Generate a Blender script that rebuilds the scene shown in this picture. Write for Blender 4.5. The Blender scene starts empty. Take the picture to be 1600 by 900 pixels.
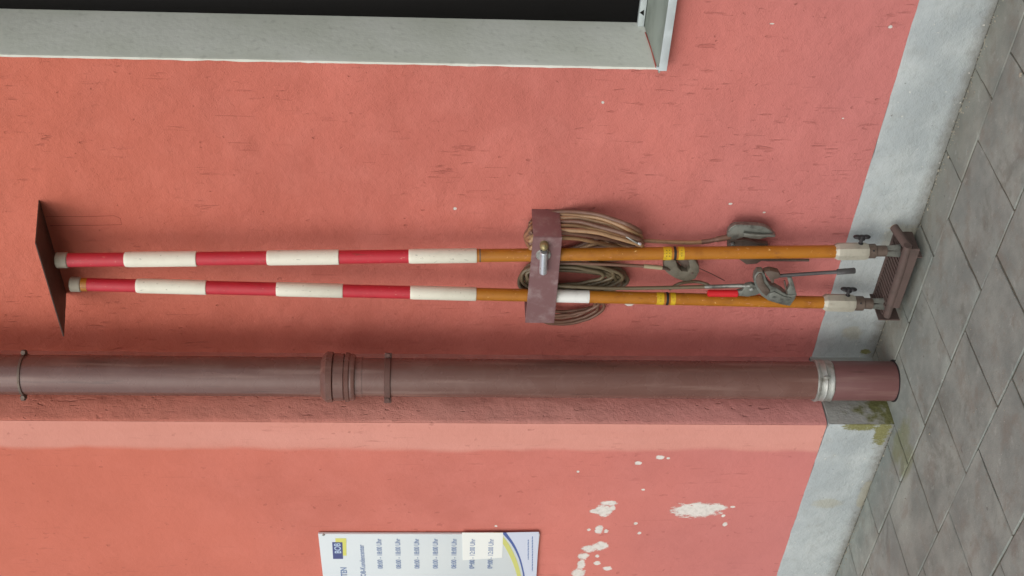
import bpy, bmesh, math, random
from mathutils import Vector, Matrix, noise
random.seed(7)
S = bpy.context.scene
COL = S.collection

# ------------------------------------------------------------------ camera
# the phone was held sideways: gravity (-Z) runs to the right of the picture
F_PX, YAW, PIT, ROLL, CH = 1898.43, 0.7520, 0.0483, -0.0110, 1.35
CF = Vector((-math.sin(YAW)*math.cos(PIT), math.cos(YAW)*math.cos(PIT), -math.sin(PIT)))
_R = Vector((math.cos(YAW), math.sin(YAW), 0)); _D = CF.cross(_R)
if _D.z > 0: _D = -_D
CR = math.cos(ROLL)*_R + math.sin(ROLL)*_D
CD = -math.sin(ROLL)*_R + math.cos(ROLL)*_D
cam_d = bpy.data.cameras.new('camera'); cam = bpy.data.objects.new('camera', cam_d); COL.objects.link(cam)
m = Matrix((( CD.x, CR.x, -CF.x, 0), (CD.y, CR.y, -CF.y, 0), (CD.z, CR.z, -CF.z, CH), (0, 0, 0, 1)))
cam.matrix_world = m
cam_d.sensor_width = 36; cam_d.lens = 36*F_PX/1600; cam_d.clip_start = .05; cam_d.clip_end = 500
S.camera = cam

# ------------------------------------------------------------------ light
SUN_DIR = Vector((0.12, -0.74, 0.60)).normalized()          # towards the sun
W = bpy.data.worlds.new('World'); S.world = W; W.use_nodes = True
wn = W.node_tree; bg = wn.nodes['Background']
sky = wn.nodes.new('ShaderNodeTexSky'); sky.sky_type = 'NISHITA'; sky.sun_disc = False
sky.sun_elevation = math.asin(SUN_DIR.z); sky.sun_rotation = math.atan2(SUN_DIR.x, SUN_DIR.y)
sky.air_density = 1.0; sky.dust_density = 2.0; sky.ozone_density = 1.0
hs = wn.nodes.new('ShaderNodeHueSaturation'); hs.inputs['Saturation'].default_value = .35
wn.links.new(sky.outputs[0], hs.inputs['Color']); wn.links.new(hs.outputs[0], bg.inputs[0])
bg.inputs[1].default_value = .15
sd = bpy.data.lights.new('sun', 'SUN'); sd.energy = .65; sd.angle = math.radians(75); sd.color = (1, .95, .88)
sun = bpy.data.objects.new('sun', sd); COL.objects.link(sun)
sun.rotation_euler = SUN_DIR.to_track_quat('Z', 'Y').to_euler()
S.view_settings.view_transform = 'Standard'; S.view_settings.look = 'None'
S.view_settings.exposure = 0.24; S.view_settings.gamma = 1
S.render.engine = 'CYCLES'

# ------------------------------------------------------------------ measured place (metres)
D1, D2 = 2.6777, 2.3976        # recessed wall face, projecting wall face (distance in front of the camera)
XC = -2.796                    # the corner where the projecting wall begins
PH1, PH2 = 0.194, 0.204        # height of the grey plinth on each wall

def ray(x, y): return CF + CR*((450-y)/F_PX) + CD*((x-800)/F_PX)
def at(x, y, Y):               # sight line of a measured point, met with the plane at distance Y
    r = ray(x, y); return r*(Y/r.y) + Vector((0, 0, CH))
def atX(x, y, X):
    r = ray(x, y); return r*(X/r.x) + Vector((0, 0, CH))
def depth(p): return (Vector(p)-Vector((0, 0, CH))).dot(CF)
def ppm(p): return F_PX/depth(p)

# ------------------------------------------------------------------ mesh helpers
def link(name, me, mat, parent=None, smooth=False):
    o = bpy.data.objects.new(name, me); COL.objects.link(o)
    if mat: 
        me.materials.clear(); me.materials.append(mat)
    if smooth:
        for p in me.polygons: p.use_smooth = True
    if parent:
        o.parent = parent; o.matrix_parent_inverse = parent_world(parent).inverted()
    return o
def parent_world(p):
    m = Matrix.LocRotScale(p.location, p.rotation_euler, p.scale)
    if p.parent: m = parent_world(p.parent) @ p.matrix_parent_inverse @ m
    return m
def from_bm(name, bm, mat, parent=None, smooth=False, angle=None):
    me = bpy.data.meshes.new(name); bmesh.ops.recalc_face_normals(bm, faces=bm.faces[:]); bm.to_mesh(me); bm.free()
    o = link(name, me, mat, parent, smooth)
    if angle: 
        for p in me.polygons: p.use_smooth = True
        me.set_sharp_from_angle(angle=math.radians(angle))
    return o
def thing(name, label, cat, loc, group=None):
    o = bpy.data.objects.new(name, None); o.empty_display_size = .05; COL.objects.link(o); o.location = loc
    o['label'] = label; o['category'] = cat
    if group: o['group'] = group
    return o
def tag(o, label, cat, group=None):
    o['label'] = label; o['category'] = cat
    if group: o['group'] = group
    return o
def bm_box(bm, lo, hi, bev=0, seg=1):
    r = bmesh.ops.create_cube(bm, size=1)
    c = [(a+b)/2 for a, b in zip(lo, hi)]; s = [abs(b-a) for a, b in zip(lo, hi)]
    for v in r['verts']: v.co = Vector((v.co.x*s[0]+c[0], v.co.y*s[1]+c[1], v.co.z*s[2]+c[2]))
    if bev:
        es = list({e for v in r['verts'] for e in v.link_edges})
        bmesh.ops.bevel(bm, geom=es, offset=bev, segments=seg, affect='EDGES', profile=.5)
def box(name, lo, hi, mat, parent=None, bev=0, seg=2):
    bm = bmesh.new(); bm_box(bm, lo, hi, bev, seg); return from_bm(name, bm, mat, parent, angle=40)
def bm_lathe(bm, a, b, prof, seg=28, ref=None, arc=None):
    """prof: (t along a->b in 0..1, radius) pairs"""
    a, b = Vector(a), Vector(b); ax = (b-a).normalized()
    u = ax.orthogonal().normalized() if ref is None else (Vector(ref)-ax*ax.dot(Vector(ref))).normalized()
    v = ax.cross(u); rings = []
    n = seg if arc is None else seg+1
    for t, r in prof:
        c = a.lerp(b, t)
        ring = []
        for k in range(n):
            th = 2*math.pi*k/seg if arc is None else arc[0]+(arc[1]-arc[0])*k/seg
            ring.append(bm.verts.new(c+(u*math.cos(th)+v*math.sin(th))*r))
        rings.append(ring)
    for A, B in zip(rings, rings[1:]):
        for k in range(n if arc is None else n-1):
            bm.faces.new((A[k], A[(k+1) % n], B[(k+1) % n], B[k]))
    if arc is None:
        bm.faces.new(rings[0]); bm.faces.new(rings[-1][::-1])
def lathe(name, a, b, prof, mat, parent=None, seg=28, ref=None, arc=None, angle=35):
    bm = bmesh.new(); bm_lathe(bm, a, b, prof, seg, ref, arc); return from_bm(name, bm, mat, parent, angle=angle)
def bm_tube(bm, pts, r, seg=10, cap=True):
    pts = [Vector(p) for p in pts]; n = len(pts); rings = []; u = None
    for i, p in enumerate(pts):
        t = (pts[min(i+1, n-1)]-pts[max(i-1, 0)]).normalized()
        u = t.orthogonal().normalized() if u is None else (u-t*u.dot(t)).normalized()
        v = t.cross(u); rr = r[i] if isinstance(r, (list, tuple)) else r
        rings.append([bm.verts.new(p+(u*math.cos(2*math.pi*k/seg)+v*math.sin(2*math.pi*k/seg))*rr) for k in range(seg)])
    for A, B in zip(rings, rings[1:]):
        for k in range(seg): bm.faces.new((A[k], A[(k+1) % seg], B[(k+1) % seg], B[k]))
    if cap: bm.faces.new(rings[0]); bm.faces.new(rings[-1][::-1])
def tube(name, pts, r, mat, parent=None, seg=10):
    bm = bmesh.new(); bm_tube(bm, pts, r, seg); return from_bm(name, bm, mat, parent, angle=60)
def smoothpts(pts, n=8):
    """Catmull-Rom through the points"""
    P = [Vector(p) for p in pts]; P = [2*P[0]-P[1]]+P+[2*P[-1]-P[-2]]; out = []
    for i in range(1, len(P)-2):
        for k in range(n):
            t = k/n; a, b, c, d = P[i-1:i+3]
            out.append(.5*((2*b)+(c-a)*t+(2*a-5*b+4*c-d)*t*t+(3*b-a-3*c+d)*t**3))
    out.append(P[-2]); return out
def prism(name, outline, Y0, Y1, mat, parent=None, bev=.0015, smooth_out=False, seg=2):
    """outline: measured picture points, laid on the plane at Y0 and given real thickness up to Y1"""
    pts = [at(x, y, Y0) for x, y in outline]
    if smooth_out:
        pts = smoothpts(pts+[pts[0]], 4)[:-1]
    bm = bmesh.new(); f = bm.faces.new([bm.verts.new(p) for p in pts])
    r = bmesh.ops.extrude_face_region(bm, geom=[f])
    for g in r['geom']:
        if isinstance(g, bmesh.types.BMVert): g.co.y += Y1-Y0
    if bev:
        es = [e for e in bm.edges if len(e.link_faces) == 2 and e.calc_face_angle(0) > .6]
        bmesh.ops.bevel(bm, geom=es, offset=bev, segments=seg, affect='EDGES', profile=.5, clamp_overlap=True)
    return from_bm(name, bm, mat, parent, angle=30)

# ------------------------------------------------------------------ material helpers
class NT:
    def __init__(s, name):
        s.m = bpy.data.materials.new(name); s.m.use_nodes = True; s.t = s.m.node_tree
        s.b = s.t.nodes['Principled BSDF']; s.pos = s.n('ShaderNodeNewGeometry').outputs['Position']
    def n(s, typ, **kw):
        nd = s.t.nodes.new(typ)
        for k, v in kw.items():
            if k in nd.bl_rna.properties.keys(): setattr(nd, k, v)
            else: s.put(nd.inputs[k.replace('_', ' ')], v)
        return nd
    def put(s, sock, v):
        if isinstance(v, bpy.types.NodeSocket): s.t.links.new(v, sock)
        elif v is not None:
            try: sock.default_value = v
            except Exception: sock.default_value = (*v, 1)
    def math(s, op, a, b=None, c=None, clamp=False):
        nd = s.n('ShaderNodeMath', operation=op); nd.use_clamp = clamp
        for i, v in enumerate((a, b, c)):
            if v is not None: s.put(nd.inputs[i], v)
        return nd.outputs[0]
    def vmul(s, v, k, off=None):
        nd = s.n('ShaderNodeVectorMath', operation='MULTIPLY'); s.put(nd.inputs[0], v); nd.inputs[1].default_value = k
        if off:
            n2 = s.n('ShaderNodeVectorMath', operation='ADD'); s.put(n2.inputs[0], nd.outputs[0]); n2.inputs[1].default_value = off
            return n2.outputs[0]
        return nd.outputs[0]
    def noise(s, scale, detail=3, vec=None, rough=.5, k=None, off=None, dist=0):
        v = vec if vec is not None else s.pos
        if k: v = s.vmul(v, k, off)
        return s.n('ShaderNodeTexNoise', Vector=v, Scale=scale, Detail=detail, Roughness=rough, Distortion=dist).outputs['Fac']
    def ramp(s, v, a, b):   # smooth step a..b -> 0..1
        nd = s.n('ShaderNodeMapRange', interpolation_type='SMOOTHSTEP'); s.put(nd.inputs['Value'], v)
        nd.inputs['From Min'].default_value = a; nd.inputs['From Max'].default_value = b
        return nd.outputs[0]
    def mix(s, f, a, b, mode='MIX'):
        nd = s.n('ShaderNodeMix', data_type='RGBA', blend_type=mode)
        s.put(nd.inputs[0], f); s.put(nd.inputs[6], a); s.put(nd.inputs[7], b); return nd.outputs[2]
    def bump(s, h, strength=1, dist=.001, normal=None):
        nd = s.n('ShaderNodeBump', Height=h, Strength=strength, Distance=dist)
        if normal is not None: s.put(nd.inputs['Normal'], normal)
        return nd.outputs[0]
    def sep(s):
        nd = s.n('ShaderNodeSeparateXYZ', Vector=s.pos); return nd.outputs
    def out(s, col=None, rough=None, nor=None, metal=None, spec=None):
        for k, v in (('Base Color', col), ('Roughness', rough), ('Normal', nor), ('Metallic', metal), ('Specular IOR Level', spec)):
            if v is not None: s.put(s.b.inputs[k], v)
        return s.m
def c(r, g, b):
    f = lambda v: (v/255/12.92 if v/255 <= .04045 else ((v/255+.055)/1.055)**2.4)
    return (f(r), f(g), f(b), 1)

def ellipse_mask(t, items, jitter=.25, scale=60, soft=.12):
    """ragged blots at places on a wall (cx, cz, rx, rz in metres)"""
    X, _, Z = t.sep(); nz = t.math('ADD', t.math('MULTIPLY', t.noise(scale, 5, rough=.7), .45), t.math('MULTIPLY', t.noise(scale*2.6, 5, rough=.8, k=(1.6, 1, .45), dist=.4), .55)); j = t.math('MULTIPLY_ADD', nz, jitter*8, -jitter*4); best = None
    for cx, cz, rx, rz in items:
        a = t.math('MULTIPLY_ADD', X, 1/rx, -cx/rx); b = t.math('MULTIPLY_ADD', Z, 1/rz, -cz/rz)
        d = t.math('ADD', t.math('MULTIPLY', a, a), t.math('MULTIPLY', b, b))
        best = d if best is None else t.math('MINIMUM', best, d)
    v = t.math('ADD', best, t.math('MULTIPLY', j, 1.6))
    return t.ramp(v, 1+soft, 1-soft)
def blots(lst, Y):
    out = []
    for x, y, rx, ry in lst:
        p = at(x, y, Y); q = at(x+rx, y, Y); w = at(x, y+ry, Y)
        out.append((p.x, p.z, max(.0015, abs(w.x-p.x)), max(.0015, abs(q.z-p.z))))
    return out

def render_plaster(name, base, chips=None, band=False, rough_amt=1.0, groove_dark=.86):
    t = NT(name); X, Y, Z = t.sep()
    big = t.noise(1.7, 3); med = t.noise(9, 4, rough=.6); mott = t.noise(28, 3)
    dark = tuple(v*.92 for v in base[:3])+(1,); light = tuple(min(1, v*1.07+.006) for v in base[:3])+(1,)
    col = t.mix(t.ramp(big, .3, .7), dark, light)
    col = t.mix(t.math('MULTIPLY', t.ramp(med, .4, .75), .22), col, c(222, 140, 128))
    col = t.mix(t.math('MULTIPLY', t.ramp(mott, .55, .8), .16), col, dark)
    # cooler light low on the wall, painted in as a greyer pink
    cool_low = t.math('MULTIPLY', t.ramp(t.math('ADD', Z, t.math('MULTIPLY', big, .5)), 1.75, .15), .55)
    col = t.mix(cool_low, col, c(184, 120, 122))
    top = t.math('MULTIPLY', t.ramp(t.math('ADD', Z, t.math('MULTIPLY', big, .6)), 1.5, 2.9), .5)  # warmer light high on the wall, painted in as an orange tint
    col = t.mix(top, col, c(202, 108, 80))
    if band:                                   # a paler stripe rolled along the corner
        e = t.math('ADD', t.math('MULTIPLY_ADD', t.noise(2.6, 3, k=(0, 0, 1)), .07, -.035), t.math('MULTIPLY_ADD', t.noise(30, 3, k=(1, 1, .25)), .02, -.01))
        e2 = t.math('ADD', X, e); w = band
        st = t.ramp(e2, w-.014, w+.012)
        stc = t.mix(t.noise(14, 3, k=(1, 1, .12)), c(206, 142, 126), c(222, 164, 150))
        col = t.mix(t.math('MULTIPLY', st, .72), col, stc)
    # trowel drags running down the wall, thinly scattered
    gz = t.noise(1.0, 2, k=(85, 85, 15), off=(3.1, 0, 9), dist=.25); gm = t.ramp(t.noise(3.2, 3, k=(1, 1, .7), off=(7, 0, 1), rough=.65), .43, .62)
    groove = t.math('MULTIPLY', t.ramp(gz, .62, .76), gm)
    pit = t.math('MULTIPLY', t.ramp(t.noise(62, 1, k=(1, 1, .6)), .69, .78), t.ramp(t.noise(7, 2, off=(2, 5, 8)), .4, .6))
    long = t.math('MULTIPLY', t.ramp(t.noise(1.0, 1, k=(230, 230, 6), off=(1, 0, 4), dist=.3), .74, .79), 1.0)
    cut = t.math('MAXIMUM', t.math('MAXIMUM', groove, pit), t.math('MULTIPLY', long, .6), clamp=True)
    col = t.mix(t.math('MULTIPLY', cut, .28), col, tuple(v*f for v, f in zip(base[:3], (.50, .42, .42)))+(1,))
    grain = t.noise(420, 2); lump = t.noise(60, 4, rough=.6); wave = t.noise(7, 2)
    h = t.math('MULTIPLY_ADD', grain, .5, t.math('MULTIPLY', lump, 1.0)); h = t.math('MULTIPLY_ADD', wave, 5, h)
    h = t.math('SUBTRACT', h, t.math('MULTIPLY', cut, .75))
    if chips:
        mk = ellipse_mask(t, chips, .44, 42, .30)
        col = t.mix(t.math('MULTIPLY', mk, .92), col, t.mix(t.ramp(t.noise(70, 4), .4, .75), c(224, 222, 214), c(206, 204, 195)))
        h = t.math('SUBTRACT', h, t.math('MULTIPLY', mk, .45))
    return t.out(col, .82, t.bump(h, 1.0*min(1, rough_amt), .0032*max(.7, rough_amt)), spec=.25)

PINK = c(197, 112, 98)
L_CHIPS = blots([(1088, 797, 36, 11), (1118, 793, 16, 6), (943, 798, 13, 9), (951, 786, 13, 4), (957, 794, 5, 4), (930, 799, 9, 3), (936, 828, 6, 6), (947, 830, 4, 3),
                 (938, 853, 12, 6), (921, 858, 13, 5), (911, 869, 8, 5), (908, 882, 6, 8), (904, 896, 10, 8), (934, 880, 6, 3), (949, 888, 7, 3), (933, 869, 3, 2),
                 (997.5, 723.5, 5.5, 2.8), (1031, 714.5, 6.5, 3), (1044, 716, 2.5, 1.5), (903, 737, 2, 1.5), (993, 818, 3, 2), (999, 833, 3, 2), (1133, 819, 3.5, 3), (1145, 792, 4, 1.5),
                 (1130, 806, 3, 2), (1005, 765, 3, 1.3), (775, 822, 2.5, 1.5), (920, 828, 3, 2)], D2)
R_CHIPS = blots([(711, 326, 2.5, 2), (1141, 318.5, 3, 1.6), (1194, 332, 3, 1.4), (1391, 42, 3.2, 2.6), (1206, 37, 4, 1), (984, 476, 7, 2.2), (1317, 185, 2, 1), (942, 160, 2, 2),
                 (1130, 659, 2, 2), (645, 613, 9, 2), (558, 612, 10, 2), (575, 612, 8, 2)], D1)
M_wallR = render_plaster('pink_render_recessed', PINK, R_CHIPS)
bandX = at(700, 702, D2).x
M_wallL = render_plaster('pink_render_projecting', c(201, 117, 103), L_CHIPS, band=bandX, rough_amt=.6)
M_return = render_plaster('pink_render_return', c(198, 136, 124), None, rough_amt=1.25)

def plinth_mat(name, moss=None, tone=1.0):
    t = NT(name); X, Y, Z = t.sep()
    a = t.noise(6, 4, rough=.6); b = t.noise(30, 4, rough=.65)
    col = t.mix(t.ramp(a, .35, .7), c(158, 165, 165), c(178, 184, 182))
    col = t.mix(t.math('MULTIPLY', t.ramp(b, .5, .75), .35), col, c(150, 152, 146))
    low = t.math('MULTIPLY', t.ramp(t.math('ADD', Z, t.math('MULTIPLY', b, .06)), .075, .02), .75)
    col = t.mix(low, col, c(112, 108, 98))
    ch = t.ramp(t.noise(85, 2), .72, .76); col = t.mix(t.math('MULTIPLY', ch, .7), col, c(205, 202, 190))
    dk = t.ramp(t.noise(70, 2, off=(4, 4, 4), k=(1, 1, 1)), .73, .78); col = t.mix(t.math('MULTIPLY', dk, .6), col, c(96, 92, 84))
    if moss:
        mk = ellipse_mask(t, moss[0], .5, 40, .45)
        col = t.mix(mk, col, t.mix(t.noise(160, 3), c(92, 94, 54), c(146, 142, 100)))
        mk2 = ellipse_mask(t, moss[1], .4, 18, .5)
        col = t.mix(t.math('MULTIPLY', mk2, .38), col, c(158, 150, 120))
    h = t.math('MULTIPLY_ADD', t.noise(300, 2), .3, t.noise(55, 4, rough=.6)); h = t.math('MULTIPLY_ADD', t.noise(9, 2), 2.5, h)
    return t.out(col, .85, t.bump(h, 1, .0042), spec=.2)

# ------------------------------------------------------------------ the building
bld = thing('station_building', 'pink rendered building wall with grey plinth and grey edged window along the pavement', 'building', (XC, D1, 0))
TOP = 4.2
jamb = at(500, 96, D1).x; SZ = at(1058, 0, D1-.034).z+.036; WT = 2.95; WX1 = jamb+1.25
def slab(name, x0, x1, y0, y1, z0, z1, mat, step=None, bev=0):
    bm = bmesh.new(); bm_box(bm, (x0, y0, z0), (x1, y1, z1), bev, 2); return from_bm(name, bm, mat, bld, angle=30)
# recessed wall round the window opening: one continuous front face
bm = bmesh.new()
xs = [XC-.02, jamb, WX1, 4.5]; zs = [PH1, SZ-.03, WT, TOP]
for yy in (D1, D1+.36):
    V = {(i, k): bm.verts.new((xs[i], yy, zs[k])) for i in range(4) for k in range(4)}
    for i in range(3):
        for k in range(3):
            if (i, k) == (1, 1): continue
            bm.faces.new((V[i, k], V[i+1, k], V[i+1, k+1], V[i, k+1]))
for (xa, za), (xb, zb) in (((jamb, SZ-.03), (WX1, SZ-.03)), ((WX1, SZ-.03), (WX1, WT)), ((WX1, WT), (jamb, WT)), ((jamb, WT), (jamb, SZ-.03))):
    bm.faces.new([bm.verts.new(p) for p in ((xa, D1, za), (xb, D1, zb), (xb, D1+.36, zb), (xa, D1+.36, za))])
for (xa, za), (xb, zb) in (((xs[0], PH1), (4.5, PH1)), ((4.5, PH1), (4.5, TOP)), ((4.5, TOP), (xs[0], TOP)), ((xs[0], TOP), (xs[0], PH1))):
    bm.faces.new([bm.verts.new(p) for p in ((xa, D1, za), (xb, D1, zb), (xb, D1+.36, zb), (xa, D1+.36, za))])
bmesh.ops.remove_doubles(bm, verts=bm.verts[:], dist=1e-5)
wallR = from_bm('wall', bm, M_wallR, bld); wallR['label'] = 'recessed stretch of pink wall behind the striped poles'
# projecting wall: front face, and its narrow return as a part of its own
def ragged_corner_column(name, mat):
    """slightly wavy vertical arris between front face and return"""
    bm = bmesh.new(); N = 90; A = []; B = []; Cc = []
    for k in range(N+1):
        z = PH2+(TOP-PH2)*k/N
        w = .0025*noise.noise(Vector((1, 2, z*9)))+.0015*noise.noise(Vector((5, 2, z*40)))
        A.append(bm.verts.new((XC+w, D1+.05, z))); B.append(bm.verts.new((XC+w, D2+.009, z)))
        Cc.append(bm.verts.new((XC-.008+w, D2+.0008, z)))
    for k in range(N):
        bm.faces.new((A[k], A[k+1], B[k+1], B[k])); bm.faces.new((B[k], B[k+1], Cc[k+1], Cc[k]))
    return from_bm(name, bm, mat, bld, smooth=True)
bm = bmesh.new(); bm_box(bm, (-7.5, D2, PH2), (XC-.0075, D2+.55, TOP)); wallL = from_bm('wall', bm, M_wallL, bld)
wallL['label'] = 'projecting stretch of pink wall left of the downpipe, paint flaked off in white patches'
ret = ragged_corner_column('wall_return', M_return); ret['label'] = 'narrow rough return of the projecting wall beside the downpipe'

def wavy_plinth(name, x0, x1, y, h, mat, extra=0):
    """grey plinth with hand-drawn top edge and a broken bottom edge"""
    bm = bmesh.new(); N = int((x1-x0)/.02); rows = []
    for k in range(N+1):
        x = x0+(x1-x0)*k/N
        w = .0028*noise.noise(Vector((x*11, 3, y)))+.0012*noise.noise(Vector((x*60, 1, y)))
        dip = extra*math.exp(-((x-x1)/.06)**2)
        prof = [(y+.03, -.03), (y-.004, -.03), (y-.004+.002*noise.noise(Vector((x*40, 9, 1))), .012), (y-.0042, .10), (y-.004, h-.004+w-dip), (y-.0015, h+w-dip), (y+.03, h+w-dip)]
        rows.append([bm.verts.new((x, a, b)) for a, b in prof])
    for A, B in zip(rows, rows[1:]):
        for k in range(len(A)-1): bm.faces.new((A[k], B[k], B[k+1], A[k+1]))
    return from_bm(name, bm, mat, bld, angle=50)
pr = lambda lst, Y: blots(lst, Y)
M_plR = plinth_mat('grey_plinth_paint', (pr([(1352, 548, 8, 4)], D1), pr([(1405, 372, 30, 22), (1330, 520, 16, 10)], D1)))
M_plL = plinth_mat('grey_plinth_paint_mossy', (pr([(1378, 672, 12, 22), (1345, 664, 26, 7)], D2), pr([(1292, 785, 22, 7), (1350, 770, 8, 20)], D2)))
p1 = wavy_plinth('plinth', XC-.02, 4.5, D1, PH1, M_plR)
p2 = wavy_plinth('plinth', -7.5, XC+.003, D2, PH2, M_plL, extra=.004)
# plinth on the return face
t = NT('grey_plinth_return'); X, Y, Z = t.sep()
mo = t.math('ADD', t.math('MULTIPLY', Z, 5.5), t.math('MULTIPLY_ADD', t.noise(30, 4), 1.6, -.8))
mo = t.math('ADD', mo, t.math('MULTIPLY', t.math('ABSOLUTE', t.math('SUBTRACT', Y, D2+.05)), 5))
col = t.mix(t.noise(18, 4), c(150, 152, 146), c(178, 180, 174))
col = t.mix(t.ramp(mo, .75, .25), col, t.mix(t.noise(120, 3), c(86, 90, 50), c(140, 140, 96)))
M_plT = t.out(col, .85, t.bump(t.noise(70, 4), 1, .003), spec=.2)
bm = bmesh.new(); N = 30; rows = []
for k in range(N+1):
    y = D2-.004+(D1-D2+.03)*k/N; w = .003*noise.noise(Vector((y*20, 3, 2)))
    rows.append([bm.verts.new((XC+a, y, b)) for a, b in ((.0045, -.03), (.0045, .10), (.004, PH2-.006+w), (-.01, PH2-.003+w))])
for A, B in zip(rows, rows[1:]):
    for k in range(3): bm.faces.new((A[k], B[k], B[k+1], A[k+1]))
from_bm('plinth', bm, M_plT, bld, angle=50)
# the scored outline of a former fitting under the little roof
sc_pts = [(72, 338), (130, 338.5), (178, 337), (188, 341), (190, 351), (150, 352), (78, 352.5)]
t = NT('scored_render'); M_score = t.out(c(150, 62, 50), .9)
bm = bmesh.new(); bm_tube(bm, [at(x, y, D1)+Vector((0, .0006, 0)) for x, y in sc_pts], .0011, 6); from_bm('scored_line', bm, M_score, bld)

# ------------------------------------------------------------------ window
t = NT('pale_reveal_paint')
col = t.mix(t.ramp(t.noise(5, 3), .3, .7), c(212, 215, 202), c(224, 226, 216)); col = t.mix(t.math('MULTIPLY', t.ramp(t.noise(45, 3), .55, .75), .25), col, c(158, 160, 148))
M_reveal = t.out(col, .8, t.bump(t.math('MULTIPLY_ADD', t.noise(60, 4), 1, t.math('MULTIPLY', t.noise(9, 2), 2)), .8, .001), spec=.25)
t = NT('dark_window_frame'); M_dark = t.out(c(12, 10, 10), .6, t.bump(t.noise(40, 2), .15, .0005), spec=.2)
t = NT('window_glass'); M_glass = t.out(c(8, 8, 10), .3, spec=.08)
t = NT('painted_sill_metal'); M_sill = t.out(t.mix(t.ramp(t.noise(14, 4), .4, .7), c(196, 206, 206), c(176, 184, 184)), .42, t.bump(t.noise(30, 2), .15, .0006))
t = NT('weathered_sill_top'); M_silltop = t.out(t.mix(t.ramp(t.noise(10, 4), .35, .7), c(150, 158, 148), c(124, 132, 122)), .55, t.bump(t.noise(120, 2), .3, .0005))
win = thing('window', '', '', (jamb, D1+.22, SZ)); del win['label']; del win['category']; win.parent = bld; win.matrix_parent_inverse = parent_world(bld).inverted()
FD = D1+.215
# reveal: painted lining with a hand-cut outer edge
bm = bmesh.new(); N = 110; rows = []
for k in range(N+1):
    z = SZ-.03+(WT-SZ+.03)*k/N; w = .0035*noise.noise(Vector((3, z*14, 7)))+.002*noise.noise(Vector((3, z*60, 7)))
    rows.append([bm.verts.new(p) for p in ((jamb-.004-w, D1-.0012, z), (jamb+.003, D1-.0025+w*.4, z), (jamb+.0045, D1+.003, z), (jamb+.005, FD+.03, z))])
for A, B in zip(rows, rows[1:]):
    for k in range(3): bm.faces.new((A[k], B[k], B[k+1], A[k+1]))
from_bm('reveal', bm, M_reveal, win, angle=60)
box('reveal', (WX1-.005, D1-.001, SZ-.03), (WX1+.002, FD+.03, WT), M_reveal, win); box('reveal', (jamb+.005, D1-.001, WT-.004), (WX1-.005, FD+.03, WT+.002), M_reveal, win)
fw = .075
box('frame', (jamb+.0045, FD, SZ+.012), (jamb+fw, FD+.06, WT), M_dark, win, .003); box('frame', (WX1-fw, FD, SZ+.012), (WX1-.005, FD+.06, WT), M_dark, win, .003)
box('frame', (jamb+fw, FD+.001, SZ+.012), (WX1-fw, FD+.06, SZ+.03+fw), M_dark, win, .003); box('frame', (jamb+fw, FD+.001, WT-fw), (WX1-fw, FD+.06, WT-.004), M_dark, win, .003)
box('pane', (jamb+fw-.005, FD+.02, SZ+.03+fw-.005), (WX1-fw+.005, FD+.028, WT-fw+.005), M_glass, win)
box('back_board', (jamb+.01, FD+.07, SZ), (WX1-.01, FD+.08, WT), M_dark, win)
YL = D1-.034; lz0, lz1 = at(1058, 0, YL).z, at(1045, 0, YL).z; LXl = at(1030, 110, YL).x
bz = at(1004, 33, FD-.02).z; rz0, rz1 = at(1012, 0, FD-.022).z, at(1000.5, 8, FD-.022).z
print('sill', SZ, lz0, lz1, LXl-jamb, bz, rz0, rz1)
bm = bmesh.new()          # sill sheet: falls slightly to the front
vs = [bm.verts.new(p) for p in ((jamb+.0055, YL+.003, lz1-.001), (WX1, YL+.003, lz1-.001), (WX1, FD, rz0), (jamb+.0055, FD, rz0))]; bm.faces.new(vs)
r = bmesh.ops.extrude_face_region(bm, geom=bm.faces[:])
for g in r['geom']:
    if isinstance(g, bmesh.types.BMVert): g.co.z -= .004
sill = from_bm('sill', bm, M_silltop, win)
box('sill_lip', (LXl, YL-.003, lz0), (WX1+.004, YL, lz1+.0005), M_sill, sill, .0008)
box('sill_end', (LXl+.001, YL+.0005, lz0+.014), (LXl+.008, YL+.009, lz1+.006), M_sill, sill, .001)
box('bottom_rail', (jamb+.0055, FD-.022, rz0+.0005), (WX1-.006, FD-.001, rz1), M_sill, win, .002)
SZr = rz0
bm = bmesh.new(); vs = [bm.verts.new((jamb+x, FD-.0225, SZr+z)) for x, z in ((.040, .005), (.058, .006), (.049, .017))]; bm.faces.new(vs)
r = bmesh.ops.extrude_face_region(bm, geom=bm.faces[:])
for g in r['geom']:
    if isinstance(g, bmesh.types.BMVert): g.co.y += .004
from_bm('drain_hole', bm, M_dark, win)
tube('sealant', [(jamb+.006, D1-.004, lz1+.001), (jamb+.007, D1+.08, (lz1*2+rz0)/3+.001), (jamb+.006, FD-.05, rz0)], [.003, .0022, .0015], NT('red_overpaint').out(c(176, 92, 80), .8), win)

# ------------------------------------------------------------------ pavement
gt = NT('joint_sand'); M_joint = gt.out(gt.mix(gt.noise(90, 3), c(58, 58, 50), c(108, 106, 90)), .95, gt.bump(gt.noise(300, 2), 1, .002))
bm = bmesh.new(); bm_box(bm, (-60, -60, -.25), (60, D1+.3, -.0032)); gr = from_bm('ground', bm, M_joint); gr['kind'] = 'structure'
t = NT('concrete_paver'); oi = t.n('ShaderNodeObjectInfo').outputs['Random']
X, Y, Z = t.sep()
a = t.noise(7, 5, rough=.65); b = t.noise(2.2, 3)
col = t.mix(t.ramp(a, .3, .7), c(116, 123, 117), c(150, 156, 147))
col = t.mix(t.math('MULTIPLY', oi, .4), col, c(126, 131, 127))
col = t.mix(t.math('MULTIPLY', t.ramp(t.noise(11, 4, k=(1, 1, 1), off=(3, 3, 0), rough=.7), .48, .68), .6), col, c(122, 117, 107))
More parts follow.
